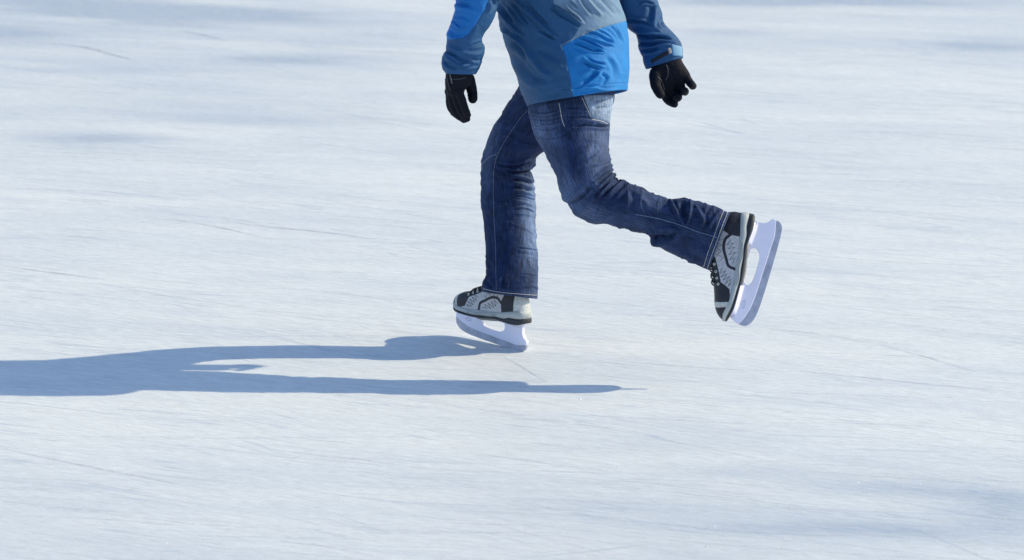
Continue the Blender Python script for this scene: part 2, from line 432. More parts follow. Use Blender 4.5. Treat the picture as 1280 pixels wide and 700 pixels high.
# head: skull, face and jaw, brow, nose, lips, ears
pieces += [ellipsoid(hp(-.012, 0, .03), (.098, .077, .088), HM), ellipsoid(hp(.028, 0, -.02), (.062, .062, .082), HM), ellipsoid(hp(.045, 0, -.082), (.03, .036, .026), HM),
           ellipsoid(hp(.083, 0, .035), (.014, .05, .012), HM), tube([hp(.088, 0, .022), hp(.104, 0, -.008), hp(.112, 0, -.022)], [.008, .010, .013], 12, n=8),
           ellipsoid(hp(.098, .012, -.026), (.012, .009, .009), HM), ellipsoid(hp(.098, -.012, -.026), (.012, .009, .009), HM),
           ellipsoid(hp(.085, 0, -.049), (.012, .024, .006), HM), ellipsoid(hp(.083, 0, -.060), (.012, .021, .007), HM),
           ellipsoid(hp(.06, .04, -.005), (.026, .02, .02), HM), ellipsoid(hp(.06, -.04, -.005), (.026, .02, .02), HM),
           ellipsoid(hp(-.008, .077, -.002), (.017, .008, .031), HM), ellipsoid(hp(-.008, -.077, -.002), (.017, .008, .031), HM)]
pieces.append(tube([U(690, -150, 0), U(682, -185, 0), hp(-.02, 0, -.03)], [.06, .055, .055], 20, n=10))
V, F = join(pieces); body = link('body', remesh(V, F, .0045, 3, 'body'), SKIN, root)
def uvball(name, c, r, mat, parent):
    v, f = ellipsoid(c, (r, r, r), HM, 12); return link(name, mesh_from(v, f, name), mat, parent)
for s in (1, -1):
    e = uvball('eye', hp(.074, .031*s, .012), .0135, simple('eye_white', (.75, .73, .7), .2, bump=0), body)
    uvball('iris', hp(.0845, .031*s, .012), .0055, simple('iris', (.06, .08, .1), .15, bump=0), e)
    v, f = tube([hp(.0935, .018*s, .036), hp(.088, .034*s, .040), hp(.074, .048*s, .036)], [.003, .004, .002], 8, n=8); link('eyebrow', mesh_from(v, f, 'eyebrow'), HAIR, body)
hv, hf = ellipsoid(hp(-.02, 0, .042), (.104, .084, .09), HM, 60)
hv2 = (hv-hc)@HM
keep = (hv2[:, 0] < .05+.5*(hv2[:, 2]-.07)) & (hv2[:, 2] > -.055)
hv2n = fbm(hv2[:, 0]*60, hv2[:, 1]*200, hv2[:, 2]*60)*.006; hv = hv+((hv-hp(-.02, 0, .03))/.1)*hv2n[:, None]
hm = mesh_from(hv, [q for q in hf if all(keep[i] for i in q)], 'hair'); ho = link('hair', hm, HAIR, body)
so = ho.modifiers.new('thick', 'SOLIDIFY'); so.thickness = .012

# ---- jeans
def dn(px, worn_or_lit):
    """denim pigment: dark indigo to pale blue, for wear and for painted sunlight"""
    a = np.array([.0045, .0135, .056]); b = np.array([.175, .255, .45]); worn_or_lit = worn_or_lit*.84; w = np.clip(worn_or_lit, 0, 1)[..., None]
    return a*(1-w)+b*w
def blob(px, cx, cy, rx, ry, rot=0):
    c, s = cos(radians(rot)), sin(radians(rot)); x = px[..., 0]-cx; y = px[..., 1]-cy
    return np.exp(-(((x*c+y*s)/rx)**2+((-x*s+y*c)/ry)**2))
near = Loft([(672, 60, 765, 58, -.09, .10), (668, 104, 767, 98, -.125, .105), (664, 122, 768, 108, -.135, .11), (660, 136, 768, 121, -.145, .114), (663, 152, 765, 136, -.16, .114), (667, 166, 762, 152, -.172, .112),
             (680, 190, 761, 176, -.205, .108), (694, 216, 762, 200, -.24, .1), (700, 237, 765, 211, -.262, .095), (706, 249, 767, 219, -.275, .09), (718, 265, 771, 226, -.285, .088),
             (736, 277, 776, 226, -.292, .086), (760, 280.5, 784, 229, -.30, .08), (784, 286, 796, 233, -.312, .077), (806, 293, 815, 242, -.322, .074), (829, 311, 836, 249, -.332, .072),
             (846, 320, 851, 248.5, -.34, .072), (865, 328, 881, 255, -.35, .073), (886, 337.5, 912, 266, -.362, .074)], 560, 380, k=.45)
near.push(np.where(True, fbm(near.uu*14, near.vv*22, 1.3)*.0022+fbm(near.uu*40, near.vv*60, 4)*.0006, 0)*sstep(near.len, near.len-.03, near.vv)); near.N = grid_normals(near.P)
near.push(.0042*(.3+.7*sstep(.27, .38, near.vv))*(1-np.abs(fbm(near.uu*7+near.vv*6, near.vv*20-near.uu*5, 6.1, 3)))**7*sstep(near.len, near.len-.05, near.vv)); near.N = grid_normals(near.P)
bk = sstep(.15, -.2, near.face())     # folds round the far side
near.push(bk*(.004*np.sin(near.vv*150+3*fbm(near.uu*9, near.vv*9, 2)))*np.exp(-((near.vv-.44)/.08)**2))
near.N = grid_normals(near.P)
near.strokes([
    ([(766, 205), (754, 214), (743, 222)], 1.5, 2.6), ([(767, 210), (755, 220), (743, 229), (738, 233)], 1.4, 3.0), ([(769, 216), (757, 226), (746, 237)], 1.5, 3.2),
    ([(773, 222), (762, 231), (750, 243), (744, 250)], 1.8, 3.2), ([(780, 226), (768, 236), (758, 248)], 2.2, 2.6), ([(787, 231), (776, 240), (768, 252)], 2.4, 2.0),
    ([(768, 213), (757, 222), (745, 231)], .8, -2.2), ([(771, 220), (760, 229), (748, 240)], .9, -2.8), ([(777, 225), (765, 234), (753, 246)], 1.1, -2.6),
    ([(764, 198), (752, 204), (742, 208)], 1.6, 1.6), ([(762, 190), (750, 193), (738, 200)], 2.0, 1.0),
    ([(740, 232), (731, 242), (720, 251), (708, 254)], 1.6, -3.6), ([(736, 227), (724, 238), (712, 247), (704, 247)], 4.0, 2.6), ([(746, 249), (734, 258), (722, 263), (715, 262)], 5, 2.2),
    ([(748, 236), (744, 250), (738, 262)], 2.2, -2.0), ([(753, 243), (752, 256), (746, 270)], 2.2, 1.5), ([(765, 268), (752, 274), (742, 277)], 2, 1.5),
    ([(837, 249), (844, 262), (850, 272), (857, 283)], 1.7, 4.2), ([(863, 252), (864, 264), (861, 275), (857, 284)], 1.5, 4.0), ([(853, 252), (855, 262), (856, 272)], 3.6, -7.0),
    ([(868, 258), (875, 268), (879, 277), (876, 284)], 2.6, 3.8), ([(902, 262), (893, 273), (885, 284), (880, 291)], 2.6, 2.2), ([(887, 260), (882, 270)], 3, -2),
    ([(804, 292), (822, 297), (838, 296), (846, 290)], 2.6, -8.0), ([(818, 287), (836, 286), (848, 292), (846, 302)], 3.0, 4.2), ([(808, 301), (824, 305), (840, 305)], 2.6, 2.6), ([(812, 300), (830, 309), (850, 313)], 4, 1.8),
    ([(852, 296), (870, 310), (884, 320)], 4, 1.6), ([(866, 292), (880, 303), (890, 318)], 3.5, -1.4), ([(797, 240), (805, 250), (810, 260)], 3, 1.4), ([(788, 238), (792, 250), (790, 262)], 3, -1.8),
    ([(795, 268), (822, 273), (840, 278), (857, 283), (870, 289), (887, 294), (897, 297)], 1.2, .9),
    ([(663, 141), (678, 143), (696, 140)], 1.3, 1.5), ([(664, 148), (682, 150), (700, 146)], 1.3, -1.5), ([(667, 153), (684, 157), (700, 153)], 1.3, 1.3), ([(667, 160), (684, 162), (700, 158)], 1.2, -1.2),
    ([(668, 171), (686, 173), (704, 169), (716, 163)], 1.1, -1.4), ([(708, 137), (722, 137), (736, 141)], 1.6, 1.4), ([(708, 145), (724, 146), (738, 148)], 1.6, -1.6),
    ([(712, 153), (728, 150), (744, 152), (760, 157)], 1.8, 2.2), ([(716, 158), (732, 156), (748, 158), (764, 158.5)], 1.5, -3.6), ([(724, 162), (742, 160), (760, 162)], 2.2, 1.6),
    ([(707, 164), (720, 160), (732, 155)], 1.4, -1.4), ([(752, 172), (738, 180), (730, 196)], 5, 1.2), ([(672, 176), (680, 200), (694, 232)], 5, -.8), ([(740, 131), (752, 128), (767, 128)], 1.6, 2.2), ([(742, 136), (754, 134), (765, 134)], 1.3, -3.4)], 2.0)
px = near.base_px
w = .07+.34*blob(px, 676, 158, 20, 26)+.10*blob(px, 695, 210, 20, 50, -12)+.32*blob(px, 744, 190, 20, 40)+.28*blob(px, 712, 243, 17, 22)+.26*blob(px, 742, 268, 22, 13)+.18*blob(px, 752, 140, 18, 26)  # wear fades, plus the sunlit right of the thigh painted paler
w = w+.14*blob(px, 815, 252, 30, 10, 20)+.10*blob(px, 800, 280, 40, 8, 12)-.10*blob(px, 718, 205, 9, 40, -8)-.08*blob(px, 760, 255, 25, 12, -30)
ridge = np.clip((near.P-near.P.mean(1, keepdims=True)*0), -1, 1)[..., 0]*0
w = w*(1+.3*fbm(near.uu*26, near.vv*12, 8))+.05*fbm(near.uu*60, near.vv*30, 2)
w = w+.22*np.exp(-((near.len-.0115-near.vv)/.0022)**2)*.5+np.where(near.len-near.vv < .004, .12, 0)
near.strokes([([(904, 263), (892, 296), (879, 333)], .8, -.9)])
d1 = near.build('near', col=dn(px, w), hem=.07)
far = Loft([(660, 62, 742, 78, .05, .11), (656, 92, 736, 112, .065, .11), (646, 113, 722, 138, .08, .108), (631, 137, 706, 165, .09, .104), (615, 162, 688, 183, .10, .1), (606, 186, 671, 196, .11, .093),
            (602.5, 204, 668.5, 206, .115, .086), (602.3, 212, 663.5, 213, .115, .083), (602, 222, 666, 222, .113, .081), (601.8, 234, 667, 232, .108, .08), (601.5, 250, 669, 250, .1, .08),
            (605, 281, 669.5, 284, .078, .076), (608, 322, 671, 316, .045, .074), (608.5, 344, 672, 341, .022, .080), (603.2, 354, 672.5, 356, .010, .088), (602.3, 364, 672, 373, .004, .090)], 560, 360, k=.6)
far.push((fbm(far.uu*14+5, far.vv*22, 7.3)*.002+fbm(far.uu*40, far.vv*60, 9)*.0006)*sstep(far.len, far.len-.03, far.vv)); far.N = grid_normals(far.P)
far.push(.0036*(1-np.abs(fbm(far.uu*7-far.vv*3, far.vv*18+far.uu*4, 2.1, 3)))**7*sstep(far.len, far.len-.05, far.vv)); far.N = grid_normals(far.P)
far.strokes([
    ([(620, 206), (640, 208), (660, 204)], 1.8, -3.2), ([(626, 203), (645, 203), (664, 199)], 2.2, 2.4), ([(630, 211), (646, 215), (664, 213)], 1.7, -3.6), ([(636, 212), (650, 213), (666, 210)], 1.3, 2.2),
    ([(640, 219), (652, 221), (666, 227)], 1.7, 3.4), ([(640, 224), (655, 226), (667, 230)], 1.1, -3.2), ([(640, 228), (653, 231), (667, 235)], 1.5, 3.2), ([(641, 233), (655, 236), (668, 239)], 1.2, -3.2),
    ([(640, 238), (655, 240), (668, 245)], 1.7, 3.0), ([(642, 245), (655, 246), (669, 251)], 1.1, -2.8), ([(641, 251), (655, 253), (668, 257)], 2.0, 1.8), ([(641, 262), (650, 261), (660, 262), (667, 266)], 1.1, -2.2),
    ([(642, 267), (655, 267), (667, 270)], 2, 1.3), ([(618, 212), (628, 220), (640, 222)], 3, 1.6), ([(622, 224), (634, 232), (646, 234)], 3, -1.4),
    ([(647, 310), (659, 311), (671, 314)], .9, -1.5), ([(648, 314), (660, 315), (671, 317)], 1.8, 1.2), ([(649, 343), (661, 344), (672, 346)], 1.0, -1.4), ([(655, 359), (665, 357), (672, 360)], 1.6, 1.6),
    ([(626, 346), (623, 354), (627, 362)], 1.6, 1.6), ([(629, 349), (630, 355), (629, 361)], 1.8, -2.6), ([(607, 350), (612, 356), (616, 362)], 2.2, -2.0), ([(615, 300), (614, 325), (616, 345)], 2.5, -1.2),
    ([(625, 290), (640, 292), (650, 290)], 3, 1), ([(602, 206), (608, 200), (615, 195), (621, 193)], 1.0, -1.0), ([(640, 125), (634, 140), (622, 160)], 4, 1.2), ([(640, 160), (655, 168), (668, 170)], 4, 1.3),
    ([(625, 180), (640, 184), (660, 182)], 3.5, 1.2), ([(632, 192), (648, 194), (664, 190)], 3, -1.2), ([(618, 366), (640, 370), (668, 372)], 1, -.6)], 2.1)
px = far.base_px
w = .04+.72*np.exp(-((px[..., 0]-666)/13)**2)*sstep(212, 240, px[..., 1])*(1-.8*sstep(300, 350, px[..., 1]))+.22*blob(px, 612, 178, 10, 30, 15)+.10*blob(px, 608, 230, 8, 30)  # sunlit back of the calf painted pale; the front blobs are fading
w = w*(1+.5*fbm(far.uu*26, far.vv*12, 3))+.035*fbm(far.uu*60, far.vv*30, 5)+.10*np.exp(-((far.len-.0125-far.vv)/.003)**2)+np.where(far.len-far.vv < .004, .10, 0)
d2 = far.build('far', uvo=.61, col=dn(px, w), hem=.07)
jm = merge([d1, d2], 'jeans'); jeans = link('jeans', jm, DENIM, root); jb = bvh_of(jm)
def seam(name, ln, mat, r=.0006, a=.0042, g=.0018, bvh=None, par=None):
    q = stitches(bvh or jb, ln, r, a, g)
    if q: link(name, mesh_from(*join(q), name), mat, par or jeans)
seam('hem_stitching', [(904.6, 263.5), (898, 280), (892, 297), (885, 316), (879.6, 334)], THREAD)
seam('hem_stitching', [(909.5, 265.5), (903, 282), (897, 299), (890, 318), (884, 336)], THREAD)
seam('hem_stitching', [(604, 361), (620, 364.5), (640, 366.8), (655, 368), (671.5, 369)], THREAD)
seam('side_seam_stitching', [(795, 268), (822, 273), (840, 278), (857, 283.5), (870, 289), (887, 294), (896, 297)], THREADB, .0006)
S1 = [(659, 138), (648, 151), (637, 167), (625, 187), (620.5, 197), (617.5, 212), (616.5, 235), (617.5, 270), (619.5, 310), (620, 345), (620.5, 362)]
seam('inseam_stitching', S1, THREADD, .0004); seam('inseam_stitching', [(x+3.2+.4*math.sin(y*.1), y+1) for x, y in S1], THREADD, .0004)
seam('knee_seam_stitching', [(602.5, 205), (608, 199.5), (615, 194.5), (621, 193)], THREADD, .0006)
seam('pocket_stitching', [(698.5, 129), (700.5, 138), (702, 147), (704, 154), (706, 159)], THREAD, .0007, .006, .0004)
seam('pocket_stitching', [(727.5, 122), (731, 130), (735.5, 139), (740, 149)], THREAD, .0007, .006, .0004); seam('pocket_stitching', [(740, 149.5), (747, 150.5), (753, 152), (760, 155)], THREAD, .0007, .006, .0004)
patch(jb, [(728, 118), (768, 118), (764, 154), (740, 148)], 22, 20, .0018, 'back_pocket', DENIM, jeans, col=(.21, .275, .40), bulge=.003)

# ---- jacket
NAVY = np.array([.015, .080, .20]); BRIGHT = np.array([.008, .175, .50]); NAVY_LIT = np.array([.13, .225, .355]); SLV = np.array([.014, .078, .21])
tor = Loft([(668, -168, 716, -160, .0, .06), (655, -152, 730, -146, .0, .11), (628, -128, 762, -122, .0, .19), (612, -100, 772, -98, .0, .215), (606, -60, 768, -60, -.005, .215), (612, -30, 768, -28, -.02, .21),
            (620, 0, 774, 0, -.035, .21), (623.5, 23, 781.5, 22, -.04, .21), (630, 51, 785, 42, -.055, .21), (636.5, 69, 786.5, 60, -.065, .215), (643, 86, 787, 80, -.078, .222), (649, 106, 786.5, 96, -.086, .226),
            (654.5, 122, 785.5, 106, -.09, .228), (659, 132.5, 784.5, 112.5, -.092, .23)], 640, 520, k=.96, n=2.35)
tor.push((fbm(tor.uu*7, tor.vv*9, 3)*.004+fbm(tor.uu*22, tor.vv*16, 5)*.0012)*sstep(tor.len, tor.len-.04, tor.vv)); tor.N = grid_normals(tor.P)
tor.strokes([
    ([(617, 2), (628, 17), (640, 32), (655, 47)], 1.5, 3.2), ([(622, 0), (632, 16), (641, 27)], 1.8, -3.2), ([(634, 8), (645, 22), (656, 35)], 1.2, 2.8), ([(640, 3), (651, 18), (660, 30)], 1.8, -3.0),
    ([(646, 2), (662, 17), (680, 35), (697, 49)], 2.0, 3.2), ([(656, 3), (671, 19), (684, 31)], 2.4, -2.4), ([(672, 37), (684, 44), (697, 50)], 1.2, -2.0), ([(625, 25), (632, 35), (637, 42)], 2.0, -2.4),
    ([(627, 37), (638, 44), (648, 51), (655, 60)], 2.0, 3.2), ([(634, 50), (644, 56), (652, 66), (656, 80)], 3.0, -3.4), ([(655, 58), (662, 70), (672, 84), (690, 100)], 3.4, 2.8), ([(642, 66), (652, 80), (664, 94), (676, 100)], 3.4, -3.0),
    ([(640, 75), (648, 90), (660, 105), (675, 112)], 3.0, 2.2), ([(690, 7), (703, 14), (714, 20), (728, 30)], 1.1, 3.4), ([(688, 9), (700, 18), (714, 26), (724, 33)], 1.8, -2.6), ([(705, 3), (712, 12), (722, 20), (730, 30)], 1.4, 2.6),
    ([(711, 0), (717, 6), (722, 10)], 1.4, -2.8), ([(725, -4), (732, 8), (740, 18)], 1.8, -2.6), ([(732, -4), (741, 8), (752, 20)], 2.0, 2.0), ([(750, -2), (760, 9), (769, 20)], 2.0, -2.0), ([(757, -4), (768, 7), (777, 18)], 2, 1.8),
    ([(733, 40), (745, 43), (757, 49), (768, 54)], 1.5, -3.0), ([(728, 44), (741, 48), (754, 53), (768, 57)], 1.2, 2.8), ([(724, 46), (738, 53), (753, 61)], 1.3, -2.8), ([(721, 50), (735, 55), (747, 60), (757, 65)], 1.1, 3.0),
    ([(717, 52), (730, 59), (742, 64), (752, 64)], 1.6, -3.0), ([(718, 57), (728, 61), (742, 65), (756, 66)], 1.2, 2.6), ([(748, 36), (758, 41), (768, 50)], 1.4, 1.6), ([(762, 32), (770, 40), (776, 52)], 1.4, -1.5), ([(770, 31), (776, 42), (781, 54)], 1.4, 1.2),
    ([(729, 72), (737, 78), (748, 82), (756, 84)], 1.6, 2.6), ([(730, 77), (739, 83), (750, 86)], 1.6, -2.4), ([(736, 74), (744, 78), (756, 80)], 1.4, -1.6), ([(752, 90), (742, 99), (730, 108), (722, 113)], 2.0, 3.0), ([(747, 88), (738, 98), (727, 105)], 3.6, -3.4),
    ([(752, 92), (758, 98), (752, 106)], 2.0, -2.0), ([(726, 113), (742, 110), (756, 113), (770, 112)], 1.5, 1.8), ([(742, 114), (752, 116), (760, 116)], 1.4, -1.6), ([(765, 70), (772, 82), (776, 95)], 2.5, 1.4), ([(758, 70), (766, 84), (768, 98)], 2.5, -1.4),
    ([(666, 118), (684, 114), (702, 110)], 3, 1.6), ([(662, 104), (680, 108), (700, 104)], 4, 1.6), ([(690, 70), (700, 84), (712, 92)], 5, 1.6), ([(668, 60), (684, 66), (698, 78)], 4.5, -1.8), ([(700, 40), (708, 60), (712, 76)], 4, -1.6), ([(707, 96), (712, 108), (716, 118)], 3, 1.4)], 2.3)
px = tor.base_px
seam1 = [(703, 57), (716, 50), (727, 45), (741, 39), (757, 33.5), (770, 29.5), (783, 26.5), (800, 23)]; seam2 = [(703, 57), (706, 66), (709, 78), (713, 98), (717, 122), (720, 160)]
pb = seam1+[(900, 22), (900, 160)]+seam2[::-1]
lit_poly = [(703, 57), (716, 50), (727, 45), (741, 39), (757, 33.5), (770, 29.5), (783, 26.5), (900, 20), (900, -250), (690, -250), (692, 4), (712, 17), (727, 30), (716, 48)]
c = np.tile(NAVY, px.shape[:2]+(1,)); m = sstep(-.6, .6, sdpoly(px, lit_poly))[..., None]; c = c*(1-m)+NAVY_LIT*m  # sunlit part of the navy cloth painted in a paler tone
m = sstep(-.3, .3, sdpoly(px, pb))[..., None]; c = c*(1-m)+BRIGHT*m
dd, _ = segdist(px, [(703, 57), (706, 66), (709, 78), (713, 98), (717, 122)]); dd2, _ = segdist(px, seam1)
tor.push(-.0012*np.exp(-(dd/.9)**2)-.0012*np.exp(-(dd2/.9)**2)+.0011*np.exp(-((dd-2.2)/1.4)**2)); tor.push(-.0013*np.exp(-((tor.len-.022-tor.vv)/.002)**2)); tor.N = grid_normals(tor.P)
j1 = tor.build('torso', col=c, hem=.09)
sn = Loft([(655, -138, 728, -128, -.16, .07), (630, -108, 712, -84, -.2, .085), (596, -62, 672, -38, -.24, .08), (572, -22, 636, -6, -.262, .075), (569, -4, 621.5, 3, -.268, .07), (569, 10, 620.5, 12, -.27, .068),
           (566, 20, 617, 24, -.272, .066), (563.5, 28, 612, 33, -.273, .065), (558.5, 42, 605, 43, -.274, .064), (558, 52, 602.5, 50, -.275, .062), (557, 62, 606, 60, -.276, .06), (552, 73, 603, 74, -.277, .058), (552.5, 85, 599, 86, -.278, .052), (556.5, 91, 595.5, 92, -.278, .046)], 420, 240, k=.6)
sn.push((fbm(sn.uu*16, sn.vv*20, 4)*.0025)*sstep(0, .1, sn.vv)*sstep(sn.len, sn.len-.03, sn.vv)); sn.N = grid_normals(sn.P)
sn.strokes([([(566, 1), (578, 5), (588, 7)], 2.2, -3.2), ([(568, 8), (584, 11), (596, 16)], 2.6, 2.2), ([(567, 20), (578, 20), (588, 26)], 2.8, -2.2), ([(564, 27), (570, 32), (574, 36)], 1.6, 2.2), ([(560, 42), (566, 48), (577, 49)], 2.4, 2.2),
            ([(560, 35), (570, 42), (584, 42)], 3, -1.8), ([(556, 62), (566, 68), (578, 76), (588, 78)], 2.0, -4.6), ([(556, 70), (564, 76), (576, 82), (586, 82)], 1.8, 3.6), ([(553, 74), (560, 82), (572, 87)], 1.5, -3.2), ([(560, 58), (574, 64), (592, 68), (604, 66)], 2.6, 2.8),
            ([(604, 53), (594, 56), (584, 60)], 2, -2.4), ([(590, 74), (598, 76), (604, 73)], 1.8, -2.2), ([(578, 87), (588, 86), (598, 84)], 1.6, 2), ([(612, 2), (613, 8), (609, 14)], 2, 2.8), ([(616, 0), (618, 6), (614, 14)], 1.4, -2.4), ([(596, 30), (592, 44), (584, 52)], 4, 1.4)], 1.7)
px = sn.base_px; blue = [(500, -260), (640, -260), (640, -30), (611, 0), (606, 12), (599, 24), (592, 34), (586, 42), (579, 46.5), (568, 48.5), (559, 50), (500, 52)]
c = np.tile(SLV, px.shape[:2]+(1,)); m = sstep(-.3, .3, sdpoly(px, blue))[..., None]; c = c*(1-m)+BRIGHT*np.array([.6, .8, .9])*m
dd, _ = segdist(px, blue[2:-1]); sn.push(-.0012*np.exp(-(dd/.8)**2)); sn.push(-.0012*np.exp(-((sn.len-.03-sn.vv)/.0018)**2)); sn.N = grid_normals(sn.P)
j2 = sn.build('sleeve', uvo=2.3, col=c, hem=.05)
sf = Loft([(672, -135, 742, -118, .14, .07), (700, -108, 770, -100, .15, .085), (728, -75, 798, -74, .15, .08), (752, -40, 816, -42, .14, .075), (766, -12, 819, -12, .125, .07), (772, 8, 823, 4, .115, .066), (777, 24, 827.5, 17, .105, .062),
           (786, 36, 829, 28, .095, .06), (795, 44, 836, 36, .085, .056), (797, 52, 842, 42, .08, .053), (798, 61, 848, 49, .072, .05), (803, 71, 851.5, 55, .063, .047), (804.5, 79, 853, 63, .055, .044), (807, 86, 854, 72, .05, .042)], 420, 240, k=.6)
sf.push((fbm(sf.uu*16+3, sf.vv*20, 14)*.0025)*sstep(0, .1, sf.vv)*sstep(sf.len, sf.len-.03, sf.vv)); sf.N = grid_normals(sf.P)
sf.strokes([([(783, 25), (796, 27), (810, 30), (816, 33)], 1.6, -3.4), ([(783, 21), (796, 24), (808, 26)], 1.4, 2.4), ([(790, 37), (804, 41), (820, 42), (836, 46)], 1.8, 3.4), ([(795, 42), (808, 46), (824, 47), (840, 50)], 1.6, -4.2),
            ([(798, 48), (812, 51), (830, 50), (845, 53)], 1.6, 3.4), ([(797, 54), (810, 56), (824, 54)], 1.5, -3.8), ([(799, 58), (812, 59), (826, 56), (838, 55)], 1.5, 3.0), ([(800, 63), (812, 63), (822, 60)], 1.4, -3.2), ([(802, 68), (814, 67), (826, 63)], 1.5, 2.6),
            ([(819, 4), (818, 18), (817, 34)], 2.4, 3.2), ([(815, 6), (812, 20), (806, 28)], 3.5, -2.4), ([(826, 22), (827, 30), (830, 33)], 1.6, -3.0), ([(797, 5), (806, 2), (818, 6)], 1.4, -3.0), ([(798, 8), (810, 6), (822, 9)], 1.2, 2.0), ([(820, 36), (830, 42), (842, 48)], 2, 2)], 1.7)
px = sf.base_px; c = np.tile(SLV*.9, px.shape[:2]+(1,))
sf.push(-.001*np.exp(-((sf.len-.036-sf.vv)/.0018)**2)); sf.N = grid_normals(sf.P)
j3 = sf.build('sleeve', uvo=4.1, col=c, hem=.05)
cl = Loft([(660, -185, 718, -176, 0, .075), (662, -172, 722, -163, 0, .08), (660, -158, 726, -150, 0, .09)], 30, 80, k=.1); j4 = cl.build('collar', uvo=6, col=np.tile(NAVY, (30, 80, 1)))
jk = merge([j1, j2, j3, j4], 'jacket'); jacket = link('jacket', jk, SHELL, root); kb = bvh_of(jk)
patch(kb, [(838.5, 54.5), (852.5, 58), (853.2, 71), (840.5, 70)], 12, 14, .0028, 'cuff_tab', TABM, jacket)
patch(kb, [(834, 60), (838.5, 59), (840.5, 66.5), (836.5, 68)], 6, 8, .0024, 'tab_patch', TAN, jacket)
patch(kb, [(812, 75), (835, 62), (836.5, 68), (814, 80)], 16, 6, .0016, 'cuff_band', BLK, jacket)
st = stitches(kb, [(x, y-1.3) for x, y in seam1[:-1]], .0005, .003, .0015); link('seam_stitching', mesh_from(*join(st), 'seam_stitching'), simple('blue_grey_thread', (.3, .38, .45), .7, bump=0), jacket)

# ---- gloves
def glove(H, wrist, wl, seed, k=1.0):
    w_ = Loft(wl, 24, 32, k=.5); v, f, _, _ = w_.build('w', capend=True)
    me = remesh(*join(hand(H, wrist, k)+[(v, f)]), .0017, 3, 'glove')
    displace_mesh(me, lambda co, no: .0011*fbm(co[:, 0]*120+seed, co[:, 1]*120, co[:, 2]*120)+.0007*np.abs(fbm(co[:, 0]*70, co[:, 1]*70+seed, co[:, 2]*160)))
    return me
gl = glove(LH, (573, 99, -.278), [(561, 84, 589, 84, -.278, .032), (557.5, 92, 590.5, 92, -.278, .036), (556.3, 102, 589, 103, -.274, .038), (557, 112, 581, 113, -.272, .04), (559, 118, 579, 119, -.272, .036)], 3)
glo = link('glove', gl, GLOVE, root); gb = bvh_of(gl)
v, f = tube(on_surface(gb, [(563, 93), (564.5, 99), (565.5, 104)], .0022), .0016, 8); link('zip_pull', mesh_from(v, f, 'zip_pull'), simple('dark_metal', (.12, .13, .15), .4, .5, bump=0), glo)
v, f = join([tube(on_surface(gb, [(559, 97), (560.5, 104), (563, 113)], .0010), .0014, 8), tube(on_surface(gb, [(562, 98.5), (572, 99), (582, 97)], .0008), .0012, 8)]); link('glove_piping', mesh_from(v, f, 'glove_piping'), simple('charcoal_piping', (.05, .055, .07), .6, bump=0), glo)
gr = glove(RH, (833, 86, .04), [(816, 78, 850, 70, .045, .03), (814.5, 86, 853.5, 78, .04, .03), (815.5, 97, 861, 90, .036, .028), (822, 107, 863, 97, .034, .022), (828, 112, 858, 101, .032, .016)], 9)
gro = link('glove', gr, GLOVE, root); gb2 = bvh_of(gr)
v, f = join([tube(on_surface(gb2, [(833, 81), (835, 87), (835, 94), (832, 100)], .0008), .0011, 8), tube(on_surface(gb2, [(822, 96), (828, 103), (830.5, 112)], .0008), .0012, 8)]); link('glove_piping', mesh_from(v, f, 'glove_piping'), simple('grey_piping', (.09, .095, .12), .6, bump=0), gro)

# ------------------------------------------------------------------ ice skates (local: x to the toe, z up, origin at the heel under the sole)
XS = [-.012, -.008, 0, .012, .03, .06, .1, .135, .17, .203, .232, .258, .276, .288, .295, .299]
ZT = [.04, .1, .122, .132, .138, .138, .128, .100, .083, .071, .062, .055, .046, .036, .026, .018]
WD = [.006, .016, .024, .029, .032, .034, .035, .037, .040, .0425, .043, .039, .031, .021, .013, .005]
P_BL, P_GR, P_LT = np.array([.018, .020, .032]), np.array([.50, .49, .53]), np.array([.54, .56, .57])
def arch(zb_keys, zt_keys, w_scale, wadd, nx, nt, pw=.62, pz=.75):
    x = np.linspace(XS[0]-wadd*.6, XS[-1]+wadd*.6, nx); xi = np.interp(x, [x[0], x[-1]], [XS[0], XS[-1]])
    zt = interp(*zt_keys, xi); zb = interp(*zb_keys, xi); w = interp(XS, WD, xi)*w_scale+wadd
    th = np.linspace(0, pi, nt); c = np.cos(th); s = np.sin(th)
    P = np.zeros((nx, nt, 3)); P[..., 0] = x[:, None]; yy = np.sign(c)*np.abs(c)**pw; P[..., 1] = w[:, None]*yy
    P[..., 2] = zb[:, None]+(zt-zb)[:, None]*s[None]**pz
    return P
def sheet(P, name, col=None, close=True):
    nx, nt = P.shape[:2]; V = P.reshape(-1, 3); F = []
    for i in range(nx-1):
        b = i*nt
        for j in range(nt-1): F.append((b+j, b+j+1, b+nt+j+1, b+nt+j))
        if close: F.append((b+nt-1, b, b+nt, b+2*nt-1))
    if close: F.append(tuple(range(nt))); F.append(tuple(reversed(range((nx-1)*nt, nx*nt))))
    me = mesh_from(V, F, name, None, col)
    bm = bmesh.new(); bm.from_mesh(me); bmesh.ops.recalc_face_normals(bm, faces=bm.faces); bm.to_mesh(me); bm.free(); shade(me); return me
